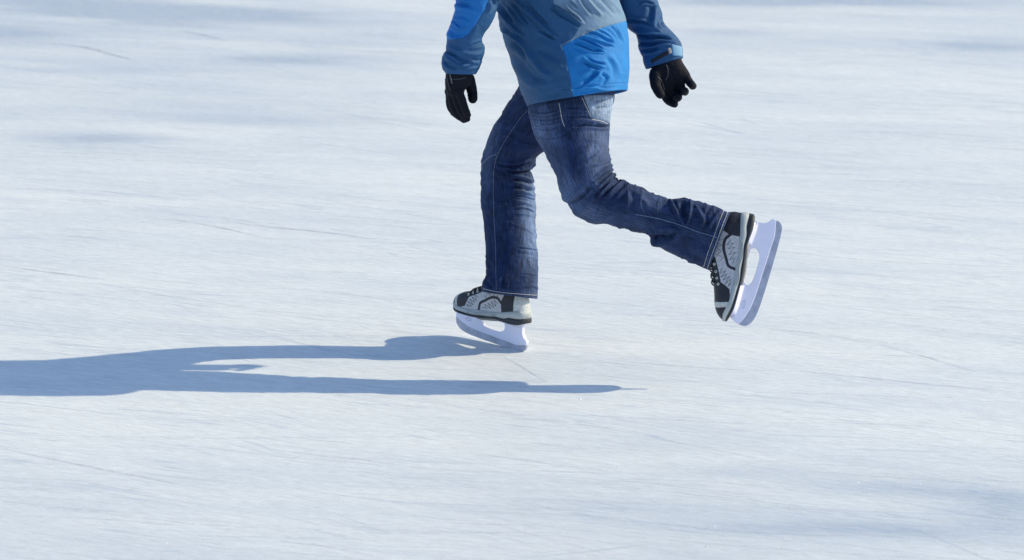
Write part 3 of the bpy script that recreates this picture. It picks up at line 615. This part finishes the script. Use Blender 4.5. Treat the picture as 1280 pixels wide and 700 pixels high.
def upper_mesh(tab):
    P = arch((XS, [.02]*len(XS)), (XS, ZT), 1, 0, 300, 220)
    # the ankle shaft narrows upwards
    z = P[..., 2]; P[..., 1] *= 1-.24*sstep(.06, .13, z); P[..., 0] += .30*np.clip(z-.06, 0, 1)*sstep(.06, .0, P[..., 0])
    q = np.stack([P[..., 0], P[..., 2]], -1); S = 1000.; q = q*S
    c = np.tile(P_GR, P.shape[:2]+(1,)); H = np.zeros(P.shape[:2]); e = .7
    def paint(poly, colr, h, e=e):
        nonlocal c, H
        m = sstep(-e, e, sdpoly(q, poly)); c = c*(1-m[..., None])+colr*m[..., None]; H = H*(1-m)+h/1000*m
    # lace field and throat (black), follows the instep line
    ins = [(XS[i]*S, ZT[i]*S) for i in range(6, 11)]
    paint([(95, 150), (112, 104), (135, 84), (165, 69), (200, 54), (206, 40), (214, 26), (250, 16), (262, 80), (180, 150)], P_BL, .4)
    if tab: paint([(-20, 16), (14, 16), (16, 150), (-20, 150)], P_LT, .8)                                   # heel tab
    paint([(12 if tab else -20, 20), (60, 24), (62, 62), (46, 96), (20, 108), (12 if tab else -20, 108)], P_BL, .7)                  # heel counter
    paint([(248, 14), (262, 14), (270, 44), (266, 62), (254, 62), (256, 44)], P_LT*.9, 1.1)          # toe stripe
    paint([(262, 14), (320, 10), (320, 62), (266, 62), (270, 44)], P_BL, .9)                         # toe bumper
    d, _ = segdist(q, smooth_line([(58, 56), (80, 70), (100, 69), (130, 55), (150, 43), (155, 22)], 4)); m = sstep(4.6, 3.4, np.abs(d)); c = c*(1-m[..., None])+P_BL*m[..., None]; H = np.maximum(H, m*.0014)
    P[..., 1] += np.sign(P[..., 1])*H*sstep(0, .02, np.abs(P[..., 1])); P[..., 2] += H*sstep(.02, 0, np.abs(P[..., 1]))
    P[..., 1] += np.sign(P[..., 1])*.0008*fbm(P[..., 0]*60, P[..., 2]*60, P[..., 1]*10)
    return sheet(P, 'ice_skate', c.reshape(-1, 3))
MIDX = [-.012, -.004, .02, .063, .10, .147, .196, .24, .285, .299]; MT = [.034, .043, .040, .032, .026, .025, .021, .021, .028, .024]
OX = [-.012, 0, .03, .055, .085, .116, .15, .181, .22, .26, .285, .299]; OT = [.020, .019, .018, .012, .013, .008, .0065, .003, .005, .008, .014, .017]
BT = [.006, .001, .0, .003, .0055, .003, -.001, -.002, -.001, .001, .006, .011]
def slab(topk, botk, wadd, name, nx=160):
    x = np.linspace(XS[0], XS[-1], nx); zt = interp(*topk, x); zb = interp(*botk, x); w = interp(XS, WD, x)+wadd
    prof = [(-.86, 0, 0), (-1, .18, 0), (-1.0, .5, 0), (-.98, .82, 0), (-.86, 1, 0), (0, 1, 0), (.86, 1, 0), (.98, .82, 0), (1, .5, 0), (1, .18, 0), (.86, 0, 0), (0, 0, 0)]
    xs = x+np.interp(x, [XS[0], .06, .22, XS[-1]], [-wadd*.9, 0, 0, -.001])
    P = np.array([[(xs[i], w[i]*a, zb[i]+(zt[i]-zb[i])*b) for a, b, _ in prof] for i in range(nx)])
    return sheet(P, name)
def curve_plate(outer, holes, half, bev, name):
    cu = bpy.data.curves.new(name, 'CURVE'); cu.dimensions = '2D'; cu.fill_mode = 'BOTH'; cu.extrude = half-bev; cu.bevel_depth = bev; cu.bevel_resolution = 2
    for pts in [outer]+holes:
        P = smooth_line(pts+[pts[0]], 5)[:-1]; s = cu.splines.new('POLY'); s.points.add(len(P)-1); s.use_cyclic_u = True
        for i, p in enumerate(P): s.points[i].co = (p[0]/1000, p[1]/1000, 0, 1)
    o = bpy.data.objects.new('t', cu); COL.objects.link(o); dg = bpy.context.evaluated_depsgraph_get()
    me = bpy.data.meshes.new_from_object(o.evaluated_get(dg)); bpy.data.objects.remove(o)
    me.transform(Matrix(((1, 0, 0, 0), (0, 0, -1, 0), (0, 1, 0, 0), (0, 0, 0, 1)))); me.name = name; me.materials.clear(); return me
BND = [(-4, -59), (30, -64), (67, -61), (110, -58), (156, -54), (200, -50.5), (235, -46), (262, -39), (282, -31), (293, -22)]
OUT = [(299, -30), (298, -42), (291, -52), (279, -60), (262, -65), (240, -69), (190, -73.5), (135, -77), (80, -80), (30, -81.5), (6, -80.5), (-6, -76), (-12, -68), (-14, -60)]
holder_pts = [(2, 2), (60, 4), (120, 3), (180, -1), (230, 0), (278, 3), (288, -4), (297, -20)]+BND[::-1][1:]+[(-13, -58), (-15, -50), (-4, -40), (3, -24), (3, -8)]
hole_pts = [(80, -9), (76, -19), (81, -30), (92, -37), (110, -39.5), (135, -38.5), (160, -36), (178, -31), (185, -22), (181, -13), (168, -8), (130, -6), (100, -7)]
def fill_hole(me):  # the holder's face normals
    bm = bmesh.new(); bm.from_mesh(me); bmesh.ops.remove_doubles(bm, verts=bm.verts, dist=1e-5); bmesh.ops.recalc_face_normals(bm, faces=bm.faces); bm.to_mesh(me); bm.free(); return me
UM = upper_mesh(True); UM2 = upper_mesh(False); UB = bvh_of(UM)
MM = slab((MIDX, MT), (OX, OT), .0045, 'midsole'); OM = slab((OX, OT), (OX, BT), .0040, 'outsole')
HMh = fill_hole(curve_plate(holder_pts, [hole_pts], .0055, .0012, 'blade_holder'))
RMm = fill_hole(curve_plate(BND+OUT, [], .0036, .0008, 'runner'))
# mounting flange under the sole
def flange():
    out = []
    for a, b in ((.004, .074), (.188, .28)):
        x = np.linspace(a, b, 40); w = interp(XS, WD, x)*.62*np.sqrt(np.clip(1-((x-(a+b)/2)/((b-a)/2+.0005))**6, 0, 1)); z1 = interp(OX, BT, x)+.001; z0 = z1-.005
        P = np.array([[(x[i], -w[i], z1[i]), (x[i], w[i], z1[i]), (x[i], w[i]*.97, z0[i]+.002), (x[i], w[i]*.4, z0[i]-.001), (x[i], .008, z0[i]-.008), (x[i], -.008, z0[i]-.008), (x[i], -w[i]*.4, z0[i]-.001), (x[i], -w[i]*.97, z0[i]+.002)] for i in range(40)])
        out.append(sheet(P, 'blade_mount'))
    return out
FM = flange()
x = np.linspace(.07, .194, 40); w = .030*np.sqrt(np.clip(1-((x-.132)/.0625)**8, 0.02, 1)); z1 = np.interp(x, OX, BT)+.003; z0 = z1-.004-.007*np.sin((x-.07)/.124*pi)**.22
AM = sheet(np.array([[(x[i], -w[i], z1[i]), (x[i], w[i], z1[i]), (x[i], w[i], z0[i]+.003), (x[i], w[i]*.9, z0[i]), (x[i], -w[i]*.9, z0[i]), (x[i], -w[i], z0[i]+.003)] for i in range(40)]), 'arch_plate')
ARCH = simple('taupe_rubber', (.27, .26, .26), .6, .3)
EM = []
for sy in (1, -1):
    q = [np.array([.240+.012*cos(a), sy*.0056, -.024+.0045*sin(a)]) for a in np.linspace(0, 2*pi, 40)]
    EM.append(mesh_from(*tube(q, .0008, 6), 'embossed_oval'))
RV = [mesh_from(*ellipsoid((a/1000, sy*.0056, b/1000), (.0016, .0007, .0016), None, 8), 'rivet') for a, b in ((16, -8), (34, -7), (52, -6), (200, -10), (222, -10), (262, -8)) for sy in (1, -1)]
RIV = simple('grey_rivet', (.4, .42, .55), .5, bump=0)
def side_hit(x, z, s):
    r = UB.ray_cast(Vector((x, .2*s, z)), Vector((0, -s, 0))); return (np.array(r[0]), np.array(r[1])) if r[0] is not None else (None, None)
def side_line(pts, s, lift=.0005, step=1.5):
    P = np.asarray(pts, float); L = np.concatenate([[0], np.cumsum(np.linalg.norm(np.diff(P, axis=0), axis=1))]); t = np.arange(0, L[-1]+.01, step); out = []
    for x, z in zip(np.interp(t, L, P[:, 0]), np.interp(t, L, P[:, 1])):
        p, n = side_hit(x/1000, z/1000, s)
        if p is not None: out.append(p+np.array([0, s*lift, 0]))
    return out
tor_v = []
EYL = [(118, 108), (135, 93), (152, 83), (172, 74), (190, 67), (206, 60)]
def ring_mesh(c, n, R, r):
    a = np.cross(n, [0, 0, 1.]); a /= np.linalg.norm(a); b = np.cross(n, a); t = np.linspace(0, 2*pi, 17)
    return [c+R*(cos(q)*a+sin(q)*b) for q in t]
ZM = []
for s in (1, -1):
    zig = []
    for run in ([(78, 78), (90, 92), (96, 76), (106, 90), (113, 72), (124, 82), (130, 62), (140, 70)], [(76, 54), (92, 62), (82, 44), (104, 56), (92, 38), (118, 50), (106, 34), (132, 44), (122, 32), (144, 34)],
                [(160, 60), (176, 63), (165, 48), (186, 57), (172, 42), (194, 50), (178, 34), (202, 42), (184, 28), (208, 32), (192, 24)], [(66, 90), (76, 100), (84, 88), (92, 100)]):
        q = side_line(run, s)
        if len(q) > 2: zig.append(tube(q, .0005, 5))
    ZM.append(mesh_from(*join(zig), 'zigzag_stitching'))
hw = []
for s in (1, -1):     # moulded grooves of the midsole
    for off in (.3, .62):
        x = np.linspace(.075, .2, 30); zt = interp(MIDX, MT, x); zb = interp(OX, OT, x); w = interp(XS, WD, x)+.0045
        hw.append(tube(np.stack([x, s*(w*1.0+.0001), zb+(zt-zb)*off+.0015*np.sin(x*90+off*4)], 1), .0007, 6))
GM = mesh_from(*join(hw), 'midsole_groove')
ZIG = simple('dark_zigzag_thread', (.06, .065, .09), .7, bump=0); GROOVE = simple('groove_grey', (.2, .24, .27), .6, bump=0)
def skate(M, um):
    b = link('ice_skate', um, None, root)
    if not um.materials: um.materials.append(UPPER)
    b.matrix_world = M
    def sub(name, me, mat):
        if not me.materials: me.materials.append(mat)
        o = bpy.data.objects.new(name, me); COL.objects.link(o); o.parent = b; return o
    sub('midsole', MM, MID); sub('outsole', OM, BLACK); sub('blade_holder', HMh, HOLDER); sub('runner', RMm, STEEL); [sub('zigzag_stitching', z_, ZIG) for z_ in ZM]; sub('midsole_groove', GM, GROOVE)
    sub('arch_plate', AM, ARCH)
    for m in EM: sub('embossed_oval', m, RIV)
    for m in RV: sub('rivet', m, RIV)
    for m in FM: sub('blade_mount', m, HOLDER)
    for s in (1, -1):
        for x, z in EYL:
            p, n = side_hit(x/1000, z/1000, s)
            if p is None: continue
            nn = np.array([0, s, .25]); nn /= np.linalg.norm(nn)
            v, f = tube(ring_mesh(p+nn*.0012, nn, .0028, 0), .0010, 8); sub('eyelet', mesh_from(v, f, 'eyelet'), EYE)
    for i in range(len(EYL)-1):
        for s in (1, -1):
            p, _ = side_hit(EYL[i][0]/1000, EYL[i][1]/1000, s); q, _ = side_hit(EYL[i+1][0]/1000, EYL[i+1][1]/1000, -s)
            if p is None or q is None: continue
            top = lambda x: float(np.interp(x, XS, ZT))
            m1 = np.array([p[0]*.7+q[0]*.3, p[1]*.5, top(p[0]*.7+q[0]*.3)+.004]); m2 = np.array([p[0]*.3+q[0]*.7, q[1]*.5, top(p[0]*.3+q[0]*.7)+.004])
            v, f = tube([p+[0, s*.001, 0], m1, m2, q+[0, -s*.001, 0]], 0.0021, 8, n=14); sub('lace', mesh_from(v, f, 'lace'), LACE)
    return b
def Mat(x, y, z, o): return Matrix(((x[0], y[0], z[0], o[0]), (x[1], y[1], z[1], o[1]), (x[2], y[2], z[2], o[2]), (0, 0, 0, 1)))
# standing foot: flat on the ice, turned out 45 degrees
yw = radians(49); x = np.array([-cos(yw), sin(yw), 0]); z = np.array([0, 0, 1.]); y = np.cross(z, x)
skate(Mat(x, y, z, (.034, -.0345, .0812)), UM)
# trailing foot, lifted behind
tilt = radians(8); ip = -.235*CR-.972*CU; ip /= np.linalg.norm(ip); x = ip*cos(tilt)+CC*sin(tilt)
z = -.972*CR+.235*CU; z = z-(z@x)*x; z /= np.linalg.norm(z); y = np.cross(z, x)
skate(Mat(x, y, z, U(943.1, 275.6, -.35)), UM2)

root['label'] = 'ice skater in blue jacket, dark jeans and black gloves gliding left with rear leg lifted'; root['category'] = 'person'

# ------------------------------------------------------------------ the ice
def ice_mat():
    t = NT('ice'); co = t.n('ShaderNodeTexCoord').outputs['Object']; at = t.n('ShaderNodeAttribute', attribute_name='col')
    bare = t.n('ShaderNodeSeparateColor'); t.l(at.outputs['Color'], bare.inputs[0]); bare = bare.outputs[0]
    def streak(ang, sx, sy, det=4, dist=0, lo=(0, 0, 0)):
        r = t.mapping(co, (1, 1, 1), (0, 0, radians(ang)), lo)
        return t.noise(t.mapping(r, (sx, sy, 1)), 1.0, det, .62, dist)
    big = streak(8, .55, 2.2, 4, .3); med = streak(24, 1.6, 9, 5, .25, (5, 3, 0)); fin = streak(25, 12, 75, 4, .2, (2, 8, 0)); fin2 = streak(38, 14, 60, 4, .2, (7, 1, 0)); gr = t.noise(co, 170, 3, .7)
    gr2 = t.noise(t.mapping(co, (30, 60, 1)), 1.0, 4, .6)
    # thin skate scratches: ridged noise in several directions
    scr = None
    for ang, sx, sy, lo, wd, thr in ((18, .35, 10, (1, 4, 0), .010, .52), (33, .3, 8, (9, 2, 0), .008, .55), (8, .3, 14, (3, 7, 0), .012, .5), (52, .3, 7, (6, 6, 0), .008, .58), (-20, .25, 6, (2, 2, 0), .006, .6), (24, .5, 22, (8, 5, 0), .016, .5)):
        n = streak(ang, sx, sy, 1.5, .15, lo); r = t.math('ABSOLUTE', t.math('SUBTRACT', n, .5)); ln = t.ramp(r, 0, wd, 1, 0)
        mk = t.ramp(streak(ang*1.7+11, 1.1, 2.3, 2, 0, (lo[1], lo[0], 0)), thr, thr+.08); ln = t.math('MULTIPLY', ln, mk)
        scr = ln if scr is None else t.math('MAXIMUM', scr, ln)
    base = t.mix(t.ramp(big, .32, .66), (.785, .80, .805), (.69, .722, .76))
    base = t.mix(t.math('MULTIPLY', t.ramp(med, .48, .72), .5), base, (.61, .645, .71))
    k = t.math('ADD', t.math('MULTIPLY', t.ramp(fin, .3, .7, -.045, .045), 1.0), t.math('ADD', t.ramp(fin2, .3, .7, -.038, .038), t.math('ADD', t.ramp(gr, .3, .7, -.05, .05), t.ramp(gr2, .3, .7, -.04, .04))))
    base = t.mix(t.math('MULTIPLY', t.math('MULTIPLY', bare, t.ramp(fin, .25, .75, .55, 1.3)), .85, True), base, (.40, .465, .575))
    k = t.math('ADD', k, 1.0); cm = t.n('ShaderNodeVectorMath', operation='SCALE'); t.l(base, cm.inputs[0]); t.l(k, cm.inputs['Scale'])
    c = t.mix(t.math('MULTIPLY', scr, .5), cm.outputs[0], (.45, .52, .62))
    t.l(c, t.b.inputs['Base Color'])
    t.b.inputs['Roughness'].default_value = .55; t.b.inputs['Specular IOR Level'].default_value = .25
    h = t.math('ADD', t.math('MULTIPLY', fin, 1.0), t.math('ADD', t.math('MULTIPLY', gr2, .6), t.math('ADD', t.math('MULTIPLY', gr, .35), t.math('MULTIPLY', scr, -.6))))
    h = t.math('ADD', h, t.math('MULTIPLY', fin2, .7))
    t.bump(h, .42, .0032)
    return t.m
xs = np.concatenate([[-400, -120, -40, -15, -8], np.linspace(-5, 5, 300), [8, 15, 40, 120, 400]])
ys = np.concatenate([[-200, -60, -25, -15, -8], np.linspace(-4, 10, 420), [14, 22, 45, 120, 600]])
X, Y = np.meshgrid(xs, ys); nz = len(xs); V = np.stack([X.ravel(), Y.ravel(), np.zeros(X.size)], 1)
I, K = np.meshgrid(np.arange(nz-1), np.arange(len(ys)-1)); b = (K*nz+I).ravel(); F = np.stack([b, b+1, b+nz+1, b+nz], 1)
def gb_(px, py, rx, ry, a, rot=0):
    g = GND(px, py); g2 = GND(px, py-ry); g3 = GND(px+rx, py); c, s = cos(radians(rot)), sin(radians(rot)); x = V[:, 0]-g[0]; y = V[:, 1]-g[1]
    return a*np.exp(-(((x*c+y*s)/(g3[0]-g[0]))**2+((-x*s+y*c)/(g2[1]-g[1]))**2))
bare = 0
for q in ((20, 12, 190, 18, .55), (180, 14, 220, 14, .34), (20, 42, 90, 9, .3), (330, 76, 90, 6, .42), (100, 90, 110, 5, .3), (330, 18, 100, 14, .28), (140, 174, 80, 6, .30), (60, 178, 140, 16, .2), (360, 150, 160, 12, .2), (440, 60, 90, 22, .2),
          (960, 40, 110, 6, .3), (1090, 48, 90, 5, .28), (1230, 55, 100, 11, .42), (1100, 2, 180, 6, .42), (900, 2, 120, 6, .34), (1262, 628, 80, 18, .42), (1120, 612, 120, 12, .22), (960, 590, 120, 10, .2), (970, 662, 150, 9, .28), (1200, 600, 160, 12, .2),
          (620, 640, 160, 16, .12), (230, 600, 200, 10, .14), (150, 640, 220, 14, .12), (800, 560, 160, 12, .16), (840, 700, 260, 20, .16), (160, 60, 420, 60, .22), (120, 150, 300, 30, .12), (1050, 25, 420, 45, .18), (640, 690, 900, 60, .12), (1120, 640, 300, 50, .14), (1180, 665, 140, 14, .25), (470, 130, 90, 7, .15), (830, 690, 200, 14, .12)): bare = bare+gb_(*q)
xr = V[:, 0]*cos(radians(20))-V[:, 1]*sin(radians(20)); yr = V[:, 0]*sin(radians(20))+V[:, 1]*cos(radians(20))
bare = 1.45*bare*(1+1.3*fbm(xr*1.5, yr*5, 2, 5))+.05*np.clip(fbm(V[:, 0]*.5, V[:, 1]*1.1, 7, 4)*2, 0, 1)
ice = link('ice', mesh_from(V, F, 'ice', None, np.repeat(np.clip(bare, 0, 1)[:, None], 3, 1), smooth=False), ice_mat()); ice['kind'] = 'structure'
# loose ice shavings
R = np.random.default_rng(3); VV = []; FF = []; o = 0
for i in range(2600):
    px, py = R.uniform(-60, 1340), R.uniform(-20, 720); g = GND(px, py); s = .0011*(1+R.exponential(.7)); a = R.uniform(0, 6.3); s = min(s, .0055)
    q = np.array([[1, 0, 0], [-.5, .8, 0], [-.5, -.8, 0], [0, 0, .4], [.6, .6, .2]])*s*R.uniform(.6, 1.3, (5, 3)); c_, s_ = cos(a), sin(a)
    q = q@np.array([[c_, s_, 0], [-s_, c_, 0], [0, 0, 1]])+g; VV.append(q)
    FF += [(o, o+1, o+3), (o+1, o+2, o+3), (o+2, o, o+3), (o, o+4, o+1), (o, o+3, o+4), (o+4, o+3, o+1)]; o += 5
sh = link('ice_shavings', mesh_from(np.vstack(VV), FF, 'ice_shavings', smooth=False), simple('snow_crumb', (.82, .84, .86), .5, .5, var=.03, bump=0)); sh['kind'] = 'stuff'

# cuts left by blades: long shallow curved grooves, some crossing
cuts = [([(227, 38), (255, 44), (284, 51)], .010, .66), ([(30, 52), (100, 58), (140, 68), (176, 78)], .011, .68), ([(630, 446), (655, 460), (684, 478)], .004, .66), ([(1100, 432), (1150, 444), (1222, 466)], .005, .72),
        ([(1000, 464), (1060, 470), (1160, 480), (1285, 492)], .005, .72), ([(0, 332), (60, 340), (130, 350)], .006, .62), ([(280, 276), (340, 284), (420, 292), (470, 300)], .007, .64), ([(180, 272), (240, 278), (300, 290), (330, 297)], .006, .66), ([(0, 560), (120, 585), (260, 612)], .005, .73), ([(570, 565), (640, 573), (760, 590)], .005, .73)]
for i in range(120):
    a = R.uniform(-100, 1250); b = R.uniform(-10, 715); L_ = R.uniform(50, 420); sl = R.normal(.085, .045) if i % 15 else R.normal(.18, .08); cv = R.normal(0, .012)*L_
    cuts.append(([(a, b), (a+L_*.33, b+sl*L_*.33+cv), (a+L_*.66, b+sl*L_*.66+cv), (a+L_, b+sl*L_)], R.uniform(.0012, .0032), R.choice([.725, .735, .745, .83, .85])))
VV = []; FF = []; CC_ = []; o = 0
for ln, wd, tone in cuts:
    q = np.array([GND(x, y) for x, y in smooth_line(ln, 14)]); T = np.gradient(q, axis=0); T /= np.linalg.norm(T, axis=1, keepdims=True); N_ = np.stack([-T[:, 1], T[:, 0], T[:, 2]*0], 1)
    n = len(q); tp = np.sin(np.linspace(0, pi, n))**.6*(.65+.35*np.array([vnoise(np.array([k*.9+o]), np.array([.3]))[0] for k in range(n)]))
    for sgn in (1, -1): VV.append(q+N_*sgn*(wd/2*tp)[:, None]+np.array([0, 0, .0016]))
    VV.append(q+np.array([0, 0, .0013])); CC_.append(np.tile(np.array([tone, tone*1.02, tone*1.12]), (3*n, 1)))
    for k in range(n-1):
        FF += [(o+k, o+2*n+k, o+2*n+k+1, o+k+1), (o+2*n+k, o+n+k, o+n+k+1, o+2*n+k+1)]
    o += 3*n
ct = link('skate_cuts', mesh_from(np.vstack(VV), FF, 'skate_cuts', None, np.minimum(np.vstack(CC_), .86), smooth=False), vcol_mat('cut_ice', .55, .25, 40)); ct['kind'] = 'stuff'

# ------------------------------------------------------------------ light, world, camera
SUN_EL, AZ = radians(30.6), radians(11.4)
Ld = Vector((cos(AZ)*cos(SUN_EL), sin(AZ)*cos(SUN_EL), sin(SUN_EL)))
sun = bpy.data.lights.new('sun', 'SUN'); sun.energy = 3.55; sun.angle = radians(.55); sun.color = (1, .885, .605)
so = bpy.data.objects.new('sun', sun); COL.objects.link(so); so.rotation_mode = 'QUATERNION'; so.rotation_quaternion = Ld.to_track_quat('Z', 'Y'); so.location = (4, 1, 4)
w = bpy.data.worlds.new('World'); SC.world = w; w.use_nodes = True; nt = w.node_tree; bg = nt.nodes['Background']; sk = nt.nodes.new('ShaderNodeTexSky'); sk.sky_type = 'NISHITA'; sk.sun_disc = False
sk.sun_elevation = SUN_EL; sk.sun_rotation = math.atan2(Ld.x, Ld.y); nt.links.new(sk.outputs[0], bg.inputs[0]); bg.inputs[1].default_value = .15; sk.ozone_density = 1.9; sk.dust_density = .4
cam = bpy.data.cameras.new('camera'); cam.sensor_width = 36; cam.lens = 36*FP/1280; cam.clip_start = .5; cam.clip_end = 3000
cam.dof.use_dof = True; cam.dof.focus_distance = DIST; cam.dof.aperture_fstop = 6.3
co = bpy.data.objects.new('camera', cam); COL.objects.link(co)
co.matrix_world = Matrix(((CR[0], CU[0], CC[0], CAM[0]), (CR[1], CU[1], CC[1], CAM[1]), (CR[2], CU[2], CC[2], CAM[2]), (0, 0, 0, 1)))
SC.camera = co
SC.view_settings.view_transform = 'Standard'; SC.view_settings.look = 'None'; SC.view_settings.exposure = 0.34; SC.view_settings.gamma = 1.0
